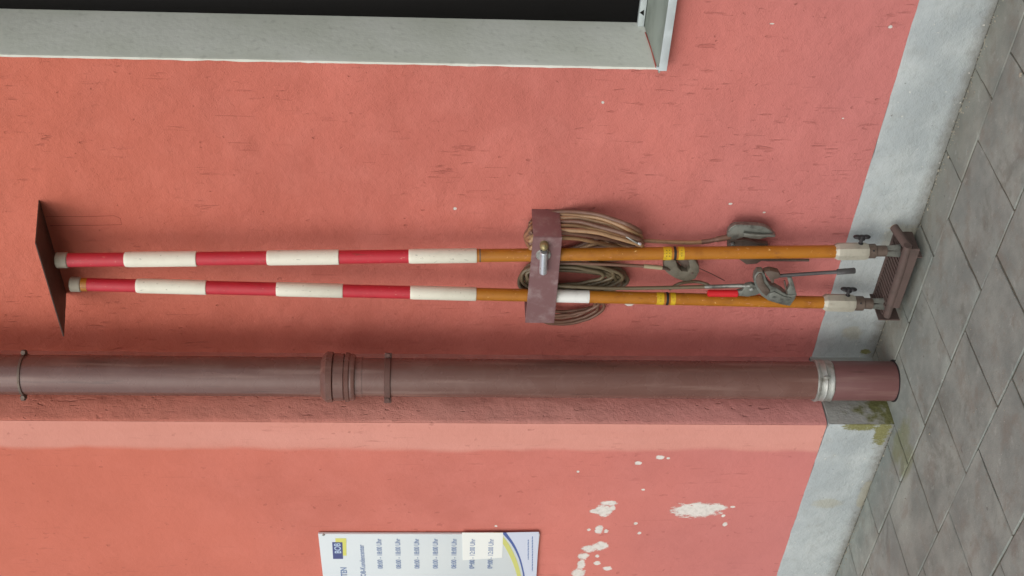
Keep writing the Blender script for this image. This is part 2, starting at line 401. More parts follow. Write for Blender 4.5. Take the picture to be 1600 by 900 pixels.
col = t.mix(t.math('MULTIPLY', t.ramp(b, .5, .7), .45), col, c(110, 114, 108))
near = t.ramp(t.math('ADD', Y, t.math('MULTIPLY', t.noise(14, 4), .18)), 2.50, 2.78)       # dirt washed against the wall
col = t.mix(t.math('MULTIPLY', near, .35), col, c(118, 108, 94))
mpts = []
for x, y, rx, rz in ((1408, 690, .10, .045), (1416, 722, .07, .04)):
    r_ = ray(x, y); g_ = r_*(-CH/r_.z); mpts.append((g_.x, g_.y, rx, rz))
best = None
jn = t.math('MULTIPLY_ADD', t.noise(35, 4), 1.5, -.75)
for cx, cy, rx, ry in mpts:
    aa = t.math('MULTIPLY_ADD', X, 1/rx, -cx/rx); bb = t.math('MULTIPLY_ADD', Y, 1/ry, -cy/ry)
    d = t.math('ADD', t.math('MULTIPLY', aa, aa), t.math('MULTIPLY', bb, bb)); best = d if best is None else t.math('MINIMUM', best, d)
mk = t.ramp(t.math('ADD', best, jn), 1.3, .3)
col = t.mix(t.math('MULTIPLY', mk, .6), col, c(110, 114, 76))
col = t.mix(t.math('MULTIPLY', t.ramp(t.noise(150, 2), .73, .77), .6), col, c(196, 192, 180))
col = t.mix(t.math('MULTIPLY', t.ramp(t.noise(60, 3, k=(1, .5, 1), off=(9, 1, 1)), .70, .76), .6), col, c(84, 80, 74))
col = t.mix(t.math('MULTIPLY', t.ramp(t.noise(4.5, 6, rough=.72, off=(8, 2, 0), k=(1, 1, 1), dist=.6), .56, .66), .4), col, c(92, 94, 86))
col = t.mix(t.math('MULTIPLY', t.ramp(t.noise(24, 5, rough=.7, off=(1, 7, 0), k=(1, 1, 1)), .58, .70), .35), col, c(168, 174, 166))
h = t.math('MULTIPLY_ADD', t.noise(260, 3), .5, t.noise(40, 4, rough=.65))
M_paver = t.out(col, .78, t.bump(h, .9, .0013), spec=.3)
pav = bpy.data.objects.new('pavement', None); COL.objects.link(pav); pav.location = (-2.2, 2.2, 0); pav['kind'] = 'structure'
LX = .2645; GX = -2.2225; GAP = .0052
rowsY = [2.670, 2.5239, 2.2343, 1.9617]; 
while rowsY[-1] > -1.5: rowsY.append(rowsY[-1]-.2726)
offs = [0, .468, 0, .593]+[0, .55]*20
def paver_mesh(w, d, seed):
    random.seed(seed); bm = bmesh.new()
    nx, ny = 8, 8; b = .0028
    gxs = [-w/2, -w/2+b]+[-w/2+b+(w-2*b)*k/6 for k in range(1, 6)]+[w/2-b, w/2]
    gys = [-d/2, -d/2+b]+[-d/2+b+(d-2*b)*k/6 for k in range(1, 6)]+[d/2-b, d/2]
    V = {}
    for i, x in enumerate(gxs):
        for j, y in enumerate(gys):
            edge = i in (0, len(gxs)-1) or j in (0, len(gys)-1)
            jx = random.uniform(-.0016, .0016) if edge else 0
            z = (-.0016+random.uniform(-.001, .0008)) if edge else .0009*noise.noise(Vector((x*18+seed, y*18, 0)))
            V[i, j] = bm.verts.new((x+jx, y+(random.uniform(-.0016, .0016) if edge else 0), z))
    for i in range(len(gxs)-1):
        for j in range(len(gys)-1): bm.faces.new((V[i, j], V[i+1, j], V[i+1, j+1], V[i, j+1]))
    es = [e for e in bm.edges if len(e.link_faces) == 1]
    r = bmesh.ops.extrude_edge_only(bm, edges=es)
    for g in r['geom']:
        if isinstance(g, bmesh.types.BMVert): g.co.z = -.03
    me = bpy.data.meshes.new('paver'); bmesh.ops.recalc_face_normals(bm, faces=bm.faces[:]); bm.to_mesh(me); bm.free()
    for p in me.polygons: p.use_smooth = True
    me.set_sharp_from_angle(angle=math.radians(22)); me.materials.append(M_paver); return me
cache = {}
def paver(cx, cy, w, d, rnd):
    key = (round(w, 4), round(d, 4), rnd.randrange(3))
    if key not in cache: cache[key] = paver_mesh(w, d, hash(key) % 1000)
    o = bpy.data.objects.new('paver', cache[key]); COL.objects.link(o)
    o.location = (cx, cy, rnd.uniform(-.0015, .0015)); o.rotation_euler = (rnd.uniform(-.004, .004), rnd.uniform(-.004, .004), rnd.uniform(-.003, .003))
    o.parent = pav; o.matrix_parent_inverse = parent_world(pav).inverted(); return o
rnd = random.Random(5)
far_bm = bmesh.new(); npav = 0
for k in range(len(rowsY)-1):
    y1, y0 = rowsY[k], rowsY[k+1]; cutL = None
    for i in range(-20, 16):
        x1 = GX-(i+offs[k]-1)*LX; x0 = x1-LX
        if x1 < -6 or x0 > 2: continue
        yy1, xx0, xx1 = y1, x0, x1
        if y1 > D2-.004:                                 # against the projecting wall
            if x1 <= XC+.03:
                if y0 > D2-.03: continue
                yy1 = D2-.008
            elif x0 < XC: 
                if y0 >= D2-.03: xx0 = XC+.008
                else:                                     # a tile cut round the corner
                    xm = XC+.006
                    paver((xm+x1)/2, (y1+y0)/2, x1-xm-GAP, y1-y0-GAP, rnd); paver((x0+xm)/2, (D2-.008+y0)/2, xm-x0-GAP*.3, D2-.008-y0-GAP, rnd); npav += 2
                    continue
        if xx1-xx0 < .03: continue
        if -5 < (xx0+xx1)/2 < .6 and y0 > .55:
            paver((xx0+xx1)/2, (yy1+y0)/2, xx1-xx0-GAP, yy1-y0-GAP, rnd); npav += 1
        else:
            bm_box(far_bm, (xx0+.002, y0+.002, -.03), (xx1-.002, yy1-.002, -.001+rnd.uniform(-.001, .001)))
fp = from_bm('paver_field', far_bm, M_paver, pav); fp['kind'] = 'stuff'
print('pavers', npav)

# crumbs of mortar and dirt along the wall foot
M_crumb = NT('crumb').out(c(150, 144, 128), .9)
bm = bmesh.new(); rnd = random.Random(3)
for k in range(900):
    x = rnd.uniform(-4.2, -1); base_y = D2-.005 if x < XC else D1-.006
    y = base_y-abs(rnd.gauss(0, .018)); s = rnd.uniform(.0006, .0026)*(2.0 if rnd.random() < .05 else 1)
    r = bmesh.ops.create_icosphere(bm, subdivisions=1, radius=s)
    for v in r['verts']: v.co = Vector((v.co.x*rnd.uniform(.7, 1.5), v.co.y, v.co.z*.7))+Vector((x, y, s*.3-.001))
for k in range(380):
    x = rnd.uniform(-3.6, -1.1); y = rnd.uniform(1.5, 2.6); s = rnd.uniform(.0005, .0016)
    if x < XC and y > D2: continue
    r = bmesh.ops.create_icosphere(bm, subdivisions=1, radius=s)
    for v in r['verts']: v.co += Vector((x, y, s*.3))
for x, y, s in ((1408, 462, .006), (1596, 117, .006), (1453, 678, .003), (1467, 239, .004), (1423, 190, .003)):
    r_ = ray(x, y); g_ = r_*(-CH/r_.z)+Vector((0, 0, CH)); r = bmesh.ops.create_icosphere(bm, subdivisions=1, radius=s)
    for v in r['verts']: v.co = Vector((v.co.x*1.3, v.co.y, v.co.z*.6))+g_+Vector((0, 0, s*.4))
gr2 = from_bm('grit', bm, M_crumb); gr2['kind'] = 'stuff'
gr2['label'] = 'pale crumbs of mortar and grit scattered along the wall foot'

# ------------------------------------------------------------------ metal and paint materials
def painted(name, col, rough=.45, dirt=None, amt=.35, scale=30, metal=0, bumpd=.0005, specks=None, streak=False):
    t = NT(name); cc = t.mix(t.math('MULTIPLY', t.ramp(t.noise(scale, 4, rough=.65), .45, .75), amt), col, dirt or tuple(v*.6 for v in col[:3])+(1,))
    if specks: cc = t.mix(t.ramp(t.noise(130, 2), .70, .75), cc, specks)
    if streak:
        cc = t.mix(t.math('MULTIPLY', t.ramp(t.noise(1, 4, k=(38, 38, 2.2), rough=.6), .52, .70), .45), cc, c(140, 112, 102))
        cc = t.mix(t.math('MULTIPLY', t.ramp(t.noise(1, 3, k=(60, 60, 5), off=(4, 4, 4)), .62, .72), .5), cc, c(74, 48, 42))
    if name in ('red_sleeve', 'amber_fibreglass'):
        cc = t.mix(t.math('MULTIPLY', t.ramp(t.noise(1, 4, k=(110, 110, 22), rough=.7, dist=.3), .58, .72), .5), cc, c(104, 60, 40))
        cc = t.mix(t.math('MULTIPLY', t.ramp(t.noise(1, 3, k=(180, 180, 60), off=(7, 1, 3), dist=.5), .66, .74), .55), cc, c(214, 150, 130))
    if name.startswith('white_sl'): cc = t.mix(t.math('MULTIPLY', t.ramp(t.noise(1, 3, k=(160, 160, 45), dist=.4), .66, .74), .6), cc, c(96, 92, 82))
    ro = t.math('MULTIPLY_ADD', t.noise(scale*1.5, 3), .25, rough-.1)
    return t.out(cc, ro, t.bump(t.noise(scale*6, 3), .5, bumpd), metal)
M_pipe = painted('brown_pipe_paint', c(106, 74, 66), .25, c(126, 98, 90), .4, 9, streak=True)
M_pipe2 = painted('brown_cast_pipe', c(106, 70, 68), .42, c(124, 90, 88), .4, 12, streak=True)
M_galv = painted('galvanised_band', c(160, 162, 156), .4, c(104, 96, 84), .7, 36, .5, bumpd=.002)
M_clampb = painted('rusty_brown_clamp', c(96, 66, 58), .6, c(70, 50, 40), .6, 40)
M_brk = painted('brown_bracket_paint', c(118, 84, 84), .45, c(168, 154, 152), .5, 18)
M_brk_side = painted('worn_lightened_cheek_paint', c(128, 90, 90), .5, c(156, 138, 134), .6, 26)  # scuffed, and lightened to paint in the light on the side cheeks
M_roof = painted('dark_roof_sheet', c(74, 54, 44), .6, c(52, 40, 32), .5, 12)
M_tray = painted('rusty_tray_steel', c(86, 70, 64), .75, c(64, 54, 48), .6, 30)
M_red = painted('red_sleeve', c(188, 38, 52), .42, c(160, 34, 46), .45, 20)
M_white = painted('white_sleeve', c(226, 222, 204), .5, c(206, 200, 180), .35, 26, specks=c(190, 184, 164))
M_amber = painted('amber_fibreglass', c(170, 108, 26), .36, c(138, 80, 18), .6, 16, specks=c(222, 178, 110))
M_cap = painted('grey_end_cap', c(150, 142, 126), .7, c(120, 112, 98), .5, 40)
M_yel = painted('yellow_label', c(206, 170, 26), .5, c(130, 104, 22), .5, 120)
M_blk = painted('black_plastic', c(30, 28, 30), .5)
M_sock = painted('pale_alloy_socket', c(180, 176, 160), .5, c(140, 134, 120), .5, 50, .25)
M_alu = painted('dull_alloy', c(128, 130, 122), .42, c(74, 72, 66), .75, 45, .55)
M_steel = painted('brown_steel', c(112, 98, 88), .5, c(76, 62, 52), .6, 60, .5)
M_bright = painted('bright_steel', c(205, 208, 212), .3, c(150, 152, 156), .4, 60, .6)
M_brass = painted('dull_brass', c(160, 146, 104), .4, c(98, 88, 66), .6, 60, .6)
M_cabA = painted('tan_cable', c(160, 126, 92), .4, c(122, 90, 64), .5, 60)
M_cabB = painted('olive_cable', c(104, 92, 70), .42, c(78, 66, 48), .5, 60)
M_cabC = painted('brown_cable', c(116, 86, 70), .45, c(88, 64, 50), .5, 60)
M_handle = painted('red_plastic', c(200, 24, 34), .4)
M_rod = painted('grey_rod', c(96, 94, 94), .45, c(70, 68, 68), .5, 60, .6)
M_cut = painted('cut_wood_end', c(214, 186, 140), .7)

# ------------------------------------------------------------------ downpipe
PY = 2.492; PXc = at(650, 590, PY).x; PR = .0595
def pz(x): return at(x, 590, PY-.04).z
dp = thing('downpipe', 'brown painted rain downpipe standing in the wall corner, metal band near its foot', 'downpipe', (PXc, PY, 0))
def pl(z): return (PXc, PY, z)
def pipe(name, z0, z1, prof, mat, seg=48): return lathe(name, pl(z0), pl(z1), prof, mat, dp, seg)
zc0, zc1 = pz(554), pz(500)
pipe('pipe_section', zc0-.02, TOP, [(0, PR), (1, PR)], M_pipe)
pipe('pipe_section', pz(1293), zc0+.02, [(0, PR-.0015), (1, PR-.0015)], M_pipe)
L = zc1-zc0
pipe('collar', zc0, zc1, [(0, PR+.001), (.02, PR+.008), (.10, PR+.011), (.16, PR+.010), (.19, PR+.014), (.29, PR+.015), (.31, PR+.010), (.33, PR+.008), (.345, PR+.011), (.63, PR+.012), (.65, PR+.009), (.67, PR+.016), (.84, PR+.0175), (.93, PR+.010), (1, PR+.001)], M_pipe)
pipe('drain_gap', -.008, .0035, [(0, PR+.008), (.6, PR+.008), (1, PR-.004)], M_blk)
lo = pipe('lower_pipe', .002, pz(1296), [(0, PR+.0006), (.03, PR+.0015), (.97, PR+.001), (1, PR-.001)], M_pipe2)
def clampring(x, w=.019, mat=M_clampb, ears=True):
    z = pz(x); r = pipe('pipe_clamp', z-w/2, z+w/2, [(0, PR+.0005), (.1, PR+.004), (.9, PR+.004), (1, PR+.0005)], mat)
    if ears:
        sdir = Vector((math.cos(.75), math.sin(.75), 0)); fwd = Vector((-sdir.y, sdir.x, 0))
        for s in (1, -1):
            cen = Vector((PXc, PY, z))+sdir*s*(PR+.007)-fwd*.012
            lathe('clamp_screw', cen-fwd*.011, cen+fwd*.011, [(0, .0065), (.12, .0078), (.3, .0078), (.31, .004), (.7, .004), (.71, .0072), (1, .0072)], mat, r, 8)
            bm = bmesh.new(); bm_box(bm, (-.009, -.007, -w/2-.001), (.008, -.002, w/2+.001), .0008); bm_box(bm, (-.009, .002, -w/2-.001), (.008, .007, w/2+.001), .0008)
            bm.transform(Matrix.Translation(cen) @ Matrix.Rotation(.75, 4, 'Z')); from_bm('clamp_ear', bm, mat, r)
        lathe('wall_stay', (PXc-PR, PY+.02, z), (XC-.02, PY+.02, z), [(0, .005), (1, .005)], mat, r, 10)
    return r
clampring(605); clampring(30, .008, M_steel)
z = pz(1294); bnd = pipe('band', z-.026, z+.026, [(0, PR+.0015), (.05, PR+.004), (.16, PR+.0035), (.2, PR+.0025), (.45, PR+.003), (.5, PR+.0055), (.58, PR+.003), (.8, PR+.0025), (.84, PR+.004), (.95, PR+.004), (1, PR+.0015)], M_galv)
for v_ in bnd.data.vertices:
    n_ = noise.noise(Vector(v_.co)*70)*.0014+noise.noise(Vector(v_.co)*25)*.0018; rr_ = Vector((v_.co.x-PXc, v_.co.y-PY, 0)).normalized()
    v_.co += rr_*max(n_, -.0008)+Vector((0, 0, noise.noise(Vector(v_.co)*30+Vector((5, 5, 5)))*.003))
q = CF.cross(Vector((0, 0, 1))); fr = Vector((PXc, PY, z))+Vector((-CF.x, -CF.y, 0)).normalized()*(PR+.004)
lathe('band_screw', fr+Vector((.01, .01, 0))-Vector((0, 0, .008)), fr+Vector((.01, .01, 0))+Vector((0, 0, .012)), [(0, .004), (.3, .006), (.7, .006), (1, .004)], M_galv, bnd, 10)
# crumbling mortar collar where the pipe meets the wall foot: chipped strip behind it
# ------------------------------------------------------------------ the little roof over the poles
A = at(60.6, 312.7, D1); B = at(104.5, 458, D1)
zr = (A.z+B.z)/2; A.z = B.z = zr
def tip(x, y, X): return atX(x, y, X)
Cc = tip(57.5, 384, A.x); Dd = tip(99.5, 522.6, B.x)
yF = (Cc.y+Dd.y)/2; zF = (Cc.z+Dd.z)/2
print('roof', A, B, Cc, Dd)
rf = bmesh.new(); th = .004
v = [rf.verts.new(p) for p in ((A.x, D1+.004, zr), (B.x, D1+.004, zr), (B.x, yF, zF), (A.x, yF, zF))]
f = rf.faces.new(v); r = bmesh.ops.extrude_face_region(rf, geom=[f])
for g in r['geom']:
    if isinstance(g, bmesh.types.BMVert): g.co.z += th
bmesh.ops.bevel(rf, geom=rf.edges[:], offset=.0012, segments=1, affect='EDGES')
roof = tag(from_bm('rain_cover', rf, M_roof), 'dark sloping steel plate fixed to the pink wall above both pole tops', 'cover')

# ------------------------------------------------------------------ striped poles
def axis_point(ax, x):
    (x0, y0, Y0), (x1, y1, Y1) = ax; t = (x-x0)/(x1-x0)
    return at(x, y0+(y1-y0)*t, Y0+(Y1-Y0)*t)
def make_pole(ax, spec, label):
    base = axis_point(ax, spec['end'])
    o = thing('earthing_pole', label, 'pole', base, 'striped earthing poles held on the wall')
    P0, P1 = axis_point(ax, 100), axis_point(ax, 1300); d = (P1-P0).normalized()
    def P(x):      # on one straight axis
        a_ = axis_point(ax, x); return P0+d*(a_-P0).dot(d)
    def seg(name, xa, xb, rpx, mat, style='plain', n=28, ref=None):
        a_, b_ = P(xa), P(xb); R = rpx/ppm((a_+b_)/2); Lm = (b_-a_).length
        c1 = min(.3, .0025/Lm); c2 = min(.3, .006/Lm)
        if style == 'plain': prof = [(0, R), (1, R)]
        elif style == 'sleeve': prof = [(0, R*.87), (c2*.5, R*.96), (c2*2, R), (1-c1*.6, R*1.005), (1-c1*.3, R*.98), (1, R*.88)]
        else: prof = [(0, R*.86), (c1, R), (1-c1, R), (1, R*.86)]
        return lathe(name, a_, b_, prof, mat, o, n, ref)
    for s in spec['segs']: seg(*s)
    # clamp head: octagonal alloy socket, winged knob, ferrule, forked spindle
    xs_, xe = spec['socket']; a_, b_ = P(xs_), P(xe); R = 14.2/ppm(a_)
    toward = Vector((-CF.x, -CF.y, 0)).normalized()
    so = lathe('socket', a_, b_, [(0, R*.72), (.10, R*.98), (.14, R), (.9, R), (.93, R*.97), (1, R*.9)], M_sock, o, 8, toward+Vector((.4, 0, 0)), angle=20)
    side = Vector((1, .25, 0)).normalized(); kc = P(xs_+(xe-xs_)*.76)
    k0 = kc+side*R*.9; k1 = kc+side*(R+.018)
    kn = lathe('knob', k0, k1, [(0, .0075), (.15, .0075), (.2, .005), (.6, .005), (.7, .010), (1, .011)], M_blk, o, 14)
    for sg in (-1, 0, 1):
        bmw = bmesh.new(); cc_ = k1+d*sg*.013+side*.002
        bmesh.ops.create_icosphere(bmw, subdivisions=2, radius=1)
        for vv in bmw.verts:
            L_ = vv.co.copy(); vv.co = cc_+d*(L_.x*.0125)+side*(L_.y*.0062)+d.cross(side)*(L_.z*.010)
        from_bm('wing', bmw, M_blk, kn, smooth=True)
    xf, xsft, xt = spec['tip']
    seg('ferrule', xe-1, xf, 11.5, M_steel, 'ring', 20); seg('spindle', xf-1, xsft, 8.8, M_steel, 'plain', 16)
    pin_c = P(xf-(xf-xe)*.5)+toward*(11.5/ppm(b_))
    lathe('pin', pin_c-toward*.002, pin_c+toward*.0015, [(0, .003), (.7, .003), (1, .002)], M_blk, o, 8)
    # fork: two blades with a dark slot between
    a_, b_ = P(xsft-2), P(xt); Rr = 9/ppm(a_); up = d.cross(toward).normalized()
    for sg in (-1, 1):
        bmf = bmesh.new(); bmesh.ops.create_cube(bmf, size=1)
        for vv in bmf.verts:
            tt = vv.co.z+.5; L_ = (b_-a_).length
            vv.co = a_+d*(tt*L_)+up*(sg*(.0022+Rr*.38)+vv.co.x*Rr*(.72+.5*tt))+toward*(vv.co.y*Rr*1.1)
        bmesh.ops.bevel(bmf, geom=bmf.edges[:], offset=.0012, segments=2, affect='EDGES')
        from_bm('fork_blade', bmf, M_alu if spec.get('fork') else M_steel, o, angle=40)
    return o, P
axR = ((100, 406.5, 2.562), (1303, 393, 2.596)); axL = ((112, 444, 2.562), (1285, 472.5, 2.596))
Wp, Rp, Yp = M_white, M_red, M_amber
poleR, PR_ = make_pole(axR, dict(end=1404, socket=(1303, 1355), tip=(1368, 1384, 1406), fork=True, segs=[
    ('end_cap', 88, 107, 12.4, M_cap, 'ring'), ('red_sleeve', 107, 196, 11, Rp), ('white_sleeve', 195, 308, 12.2, Wp, 'sleeve'), ('red_sleeve', 308, 418, 10.8, Rp),
    ('white_sleeve', 417, 530, 12.0, Wp, 'sleeve'), ('red_sleeve', 530, 639, 10.6, Rp), ('white_sleeve', 638, 745, 11.6, Wp, 'sleeve'), ('shaft', 745, 1304, 10.3, Yp),
    ('shaft_joint', 749, 751, 10.6, M_steel), ('yellow_band', 1035.5, 1048, 10.6, M_yel), ('black_band', 1051, 1056.5, 11.0, M_blk, 'ring'), ('yellow_band', 1059, 1068, 10.6, M_yel)]),
    'red and white striped earthing pole with amber shaft, the one nearer the window')
poleL, PL_ = make_pole(axL, dict(end=1392, socket=(1285, 1334), tip=(1349, 1362, 1388), fork=True, segs=[
    ('end_cap', 110, 127.5, 12.0, M_cap, 'ring'), ('yellow_ring', 127.5, 137, 10.6, M_amber), ('red_sleeve', 137, 214, 10.3, Rp), ('white_sleeve', 213, 323, 11.6, Wp, 'sleeve'),
    ('red_sleeve', 323, 432, 10.6, Rp), ('white_sleeve', 431, 536, 11.3, Wp, 'sleeve'), ('red_sleeve', 536, 641, 10.2, Rp), ('white_sleeve', 640, 744, 11, Wp, 'sleeve'),
    ('shaft', 744, 1286, 9.8, Yp), ('white_label', 862, 920, 10.15, painted('white_tape', c(226, 226, 220), .5)), ('yellow_band', 1025, 1036, 10.1, M_yel), ('black_band', 1039, 1044.5, 10.5, M_blk, 'ring'), ('yellow_band', 1046.5, 1054, 10.1, M_yel)]),
    'red and white striped earthing pole with a yellow ring at its top, nearer the downpipe')
# half-hidden white tape on the near pole
bmt = bmesh.new(); a_, b_ = PR_(872), PR_(933); R = 10.55/ppm(a_)
bm_lathe(bmt, a_, b_, [(0, R), (1, R)], 10, Vector((-1, -.35, 0)), (-.55, .75)); from_bm('white_label', bmt, painted('white_tape_aged', c(206, 204, 196), .5), poleR, smooth=True)

# print on the yellow bands: small dark marks
def band_marks(P, xs_, pole, r):
    for x in xs_:
        p = P(x); nrm = Vector((-CF.x, -CF.y, 0)).normalized(); R = r/ppm(p)
        bmm = bmesh.new()
        for dy in (-.45, 0, .45):
            q_ = p+(nrm*math.cos(dy)+nrm.cross(Vector((0, 0, 1)))*math.sin(dy))*(R+.0002)
            bm_box(bmm, q_-Vector((.0018, .0018, .0012)), q_+Vector((.0018, .0018, .0012)))
        from_bm('band_print', bmm, M_blk, pole)
band_marks(PR_, (1040, 1044.5, 1063.5), poleR, 9.6); band_marks(PL_, (1031,), poleL, 9.0)

# ------------------------------------------------------------------ wall bracket over the poles, with padlock
bw = at(872.5, 326, D1); FY = D1-.122
zt0 = at(829, 326, D1).z; zb0 = at(873.5, 326, D1).z
pf = [at(833, 370.5, FY), at(878.5, 371, FY), at(866, 505, FY), at(820.5, 505, FY)]
XR = (pf[0].x+pf[1].x)/2; XL = (pf[2].x+pf[3].x)/2
brk = thing('holding_bracket', 'brown steel strap bracket on the wall closing over both poles, half way down', 'bracket', (XR, D1, zb0))
tk = .004
# front plate (slightly askew), side cheek, both with worn edges
bm = bmesh.new(); ps = [Vector((XR, FY, pf[0].z)), Vector((XR, FY, pf[1].z)), Vector((XL, FY, pf[2].z)), Vector((XL, FY, pf[3].z))]
f = bm.faces.new([bm.verts.new(p) for p in ps]); r = bmesh.ops.extrude_face_region(bm, geom=[f])
for g in r['geom']:
    if isinstance(g, bmesh.types.BMVert): g.co.y += tk
bmesh.ops.bevel(bm, geom=bm.edges[:], offset=.0011, segments=2, affect='EDGES'); from_bm('front_plate', bm, M_brk, brk, angle=30)
bm = bmesh.new(); bm_box(bm, (XR-tk, FY+tk*.6, pf[1].z+.0008), (XR+.0006, D1+.003, pf[0].z-.0008), .001, 2); sc_ = from_bm('side_cheek', bm, M_brk_side, brk, angle=30)
bm = bmesh.new(); bm_box(bm, (XL-.0006, FY+tk*.6, pf[2].z+.0008), (XL+tk, D1+.003, pf[3].z-.0008), .001, 2); from_bm('side_cheek', bm, M_brk_side, brk, angle=30)
pn = at(850, 381, FY); lathe('bolt', (pn.x, FY+.006, pn.z), (pn.x, FY-.024, pn.z), [(0, .012), (.45, .012), (.5, .0125), (.72, .0115), (.9, .008), (1, .003)], M_brass, brk, 20)
pk = at(849, 398, FY)
sq = lathe('staple_washer', (pk.x, FY+.001, pk.z), (pk.x, FY-.005, pk.z), [(0, .0215), (.5, .0215), (1, .019)], M_galv, brk, 24)
lock = thing('padlock', 'small bright steel bar lock hanging on the brown bracket plate', 'padlock', (pk.x, FY-.012, pk.z))
a_ = at(850, 394, FY-.014); b_ = at(848.5, 427, FY-.012)
# the lock bar lies across the plate, horizontally
lathe('lock_body', a_, b_, [(0, .0085), (.03, .0105), (.9, .0115), (.97, .0105), (1, .006)], M_bright, lock, 20)
shp = [at(845, 391, FY-.006), at(846, 388, FY-.014), at(852, 387, FY-.018), at(856, 391, FY-.014), at(856, 396, FY-.006)]
tube('shackle', smoothpts(shp), .0028, M_steel, lock)

# ------------------------------------------------------------------ cable coils
def coil_points(cx, cy, loops, Yc, seed, tail=None, tail_Y=None):
    rn = random.Random(seed); pts = []
    for (dx, dy, ax_, by, ph, yo) in loops:
        for k in range(26):
            th = ph+2*math.pi*k/26
            x = cx+dx+ax_*math.cos(th); y = cy+dy+by*math.sin(th)*(1-.25*math.cos(th))
            pts.append(at(x+rn.uniform(-.7, .7), y+rn.uniform(-.6, .6), Yc+yo+.004*math.sin(th*2+ph)))
    return pts
def mkloops(seed, n, ax0, ax1, by0, by1, dx, dy, yspan):
    rn = random.Random(seed); out = []
    for k in range(n):
        u = k/(n-1)
        out.append((rn.uniform(-dx, dx), rn.uniform(-dy, dy), ax0+(ax1-ax0)*rn.random(), by0+(by1-by0)*u, 0, yspan*(rn.random()-.5)))
    return out
def cable_thing(label, coilmat, cx, cy, loops, Yc, r, seed, leadpts=None, lead_r=None, leadmat=None):
    base = at(cx, cy, Yc); o = thing('earthing_cable', label, 'cable', base, 'earthing cables hung behind the bracket')
    for i, lp in enumerate(loops):
        pts = coil_points(cx, cy, [lp], Yc, seed+i); pts.append(pts[0]+Vector((0, .001, 0)))
        tube('coil_turn', smoothpts(pts[:-1]+[pts[0]], 3), r, coilmat, o, 10)
    if leadpts:
        tube('lead', smoothpts([at(*p) for p in leadpts], 8), lead_r or r, leadmat or coilmat, o, 10)
    return o
# 1: tan coil hanging right of the near pole, fanning out at the top and drawn together at the foot
r1 = .0062
c1_ = thing('earthing_cable', 'tan cable coil hung beside the near pole, grey clamp dangling below on its right', 'cable', at(905, 365, 2.64), 'earthing cables hung behind the bracket')
rn = random.Random(11)
fan = [(331, 336, 362, .98), (336, 340, 370, .99), (341, 352, 378, 1.0), (347, 348, 377, 1.0), (353, 352, 382, .97), (360, 356, 384, 1.0), (364, 370, 388, .98), (372, 376, 392, .95), (345, 356, 396, .9), (338, 360, 398, .84)]
cyk = lambda y: max(2.585, min(2.668, D1+.010-.122*(y-327)/44))
for i, (ya, ym, yb, ex) in enumerate(fan):
    Yk = 2.592+.0078*i if i < 8 else 2.655; xe = 875+(1003-875)*ex
    if i in (5, 3): Yk = 2.585
    pw = 2.7-1.3*i/9
    fy = lambda x: ya+(yb-ya)*max(0, (x-875)/(xe-875))**pw
    pts = [at(829, ya+17, cyk(ya+17)), at(842, ya+5, cyk(ya+5)), at(874, ya, cyk(ya))]+[at(x, fy(x)+rn.uniform(-1.7, 1.7), min(2.662, cyk(ya)+(Yk-cyk(ya))*(x-874)/90)) for x in (905, 935, 960, 982) if x < xe-8]+[at(xe, yb, min(2.66, Yk+.014)),
           at(xe-10, yb+6, 2.655), at(940, yb+8, 2.66), at(880, 392+i, 2.66), at(835, 388+i*.4, 2.655), at(824-i*.3, 378-i*.8, 2.645), at(829, ya+17, cyk(ya+17))]
    tube('coil_turn', smoothpts(pts, 5), r1*rn.uniform(.85, 1.05), M_cabA if i % 3 else M_cabC, c1_, 10)
tube('cable_tie', smoothpts([at(978, 369, 2.585), at(986, 374, 2.578), at(996, 380, 2.58), at(1004, 383, 2.60)]), [.0028]*25, M_galv, c1_)
lathe('tie_end', at(997, 379.5, 2.575), at(1002, 382, 2.575), [(0, .003), (.3, .0045), (.8, .0045), (1, .002)], M_bright, c1_, 10)
tube('lead', smoothpts([at(985, 378, 2.65), at(1005, 376, 2.64), at(1040, 378, 2.635), at(1080, 379, 2.63), at(1098, 378, 2.63)]), .0058, M_cabA, c1_)
tube('lead_sleeve', smoothpts([at(1096, 378, 2.63), at(1108, 376.5, 2.63), at(1120, 374, 2.63), at(1142, 369.5, 2.635)]), [.0068]*16+[.0085]*8+[.007], M_cabC, c1_)
cl1 = prism('clamp_jaw', [(1120+x/11.25, 340+y/11.25) for x, y in ((182, 392), (186, 300), (205, 235), (250, 175), (330, 137), (450, 132), (600, 137), (740, 146), (850, 168), (950, 228), (1035, 315), (1025, 352), (900, 352), (812, 372), (762, 388), (600, 368), (470, 352), (400, 370), (330, 398))], 2.628, 2.646, M_alu, c1_, .003)
prism('clamp_ridge', [(1120+x/11.25, 340+y/11.25) for x, y in ((480, 280), (620, 292), (800, 312), (1020, 312), (1030, 345), (810, 345), (770, 384), (620, 362), (470, 335))], 2.617, 2.626, M_alu, c1_, .002)
prism('clamp_foot', [(1120+x/11.25, 340+y/11.25) for x, y in ((188, 405), (188, 560), (420, 760), (520, 830), (700, 820), (800, 760), (900, 560), (905, 470), (700, 440), (500, 400), (380, 402))], 2.636, 2.652, M_steel, c1_, .003)
q_ = at(1143.5, 381.5, 2.632); lathe('clamp_bolt', q_, q_+Vector((0, -.010, 0)), [(0, .0085), (.6, .0085), (1, .006)], M_galv, c1_, 6)
prism('clamp_rib', [(1120+x/11.25, 340+y/11.25) for x, y in ((190, 255), (240, 180), (330, 128), (450, 124), (460, 150), (340, 158), (260, 205), (215, 270))], 2.619, 2.627, M_alu, c1_, .002)
tube('clamp_spindle', [at(1168, 404, 2.642), at(1200, 406, 2.642), at(1264, 406.5, 2.642)], .0042, M_steel, c1_)
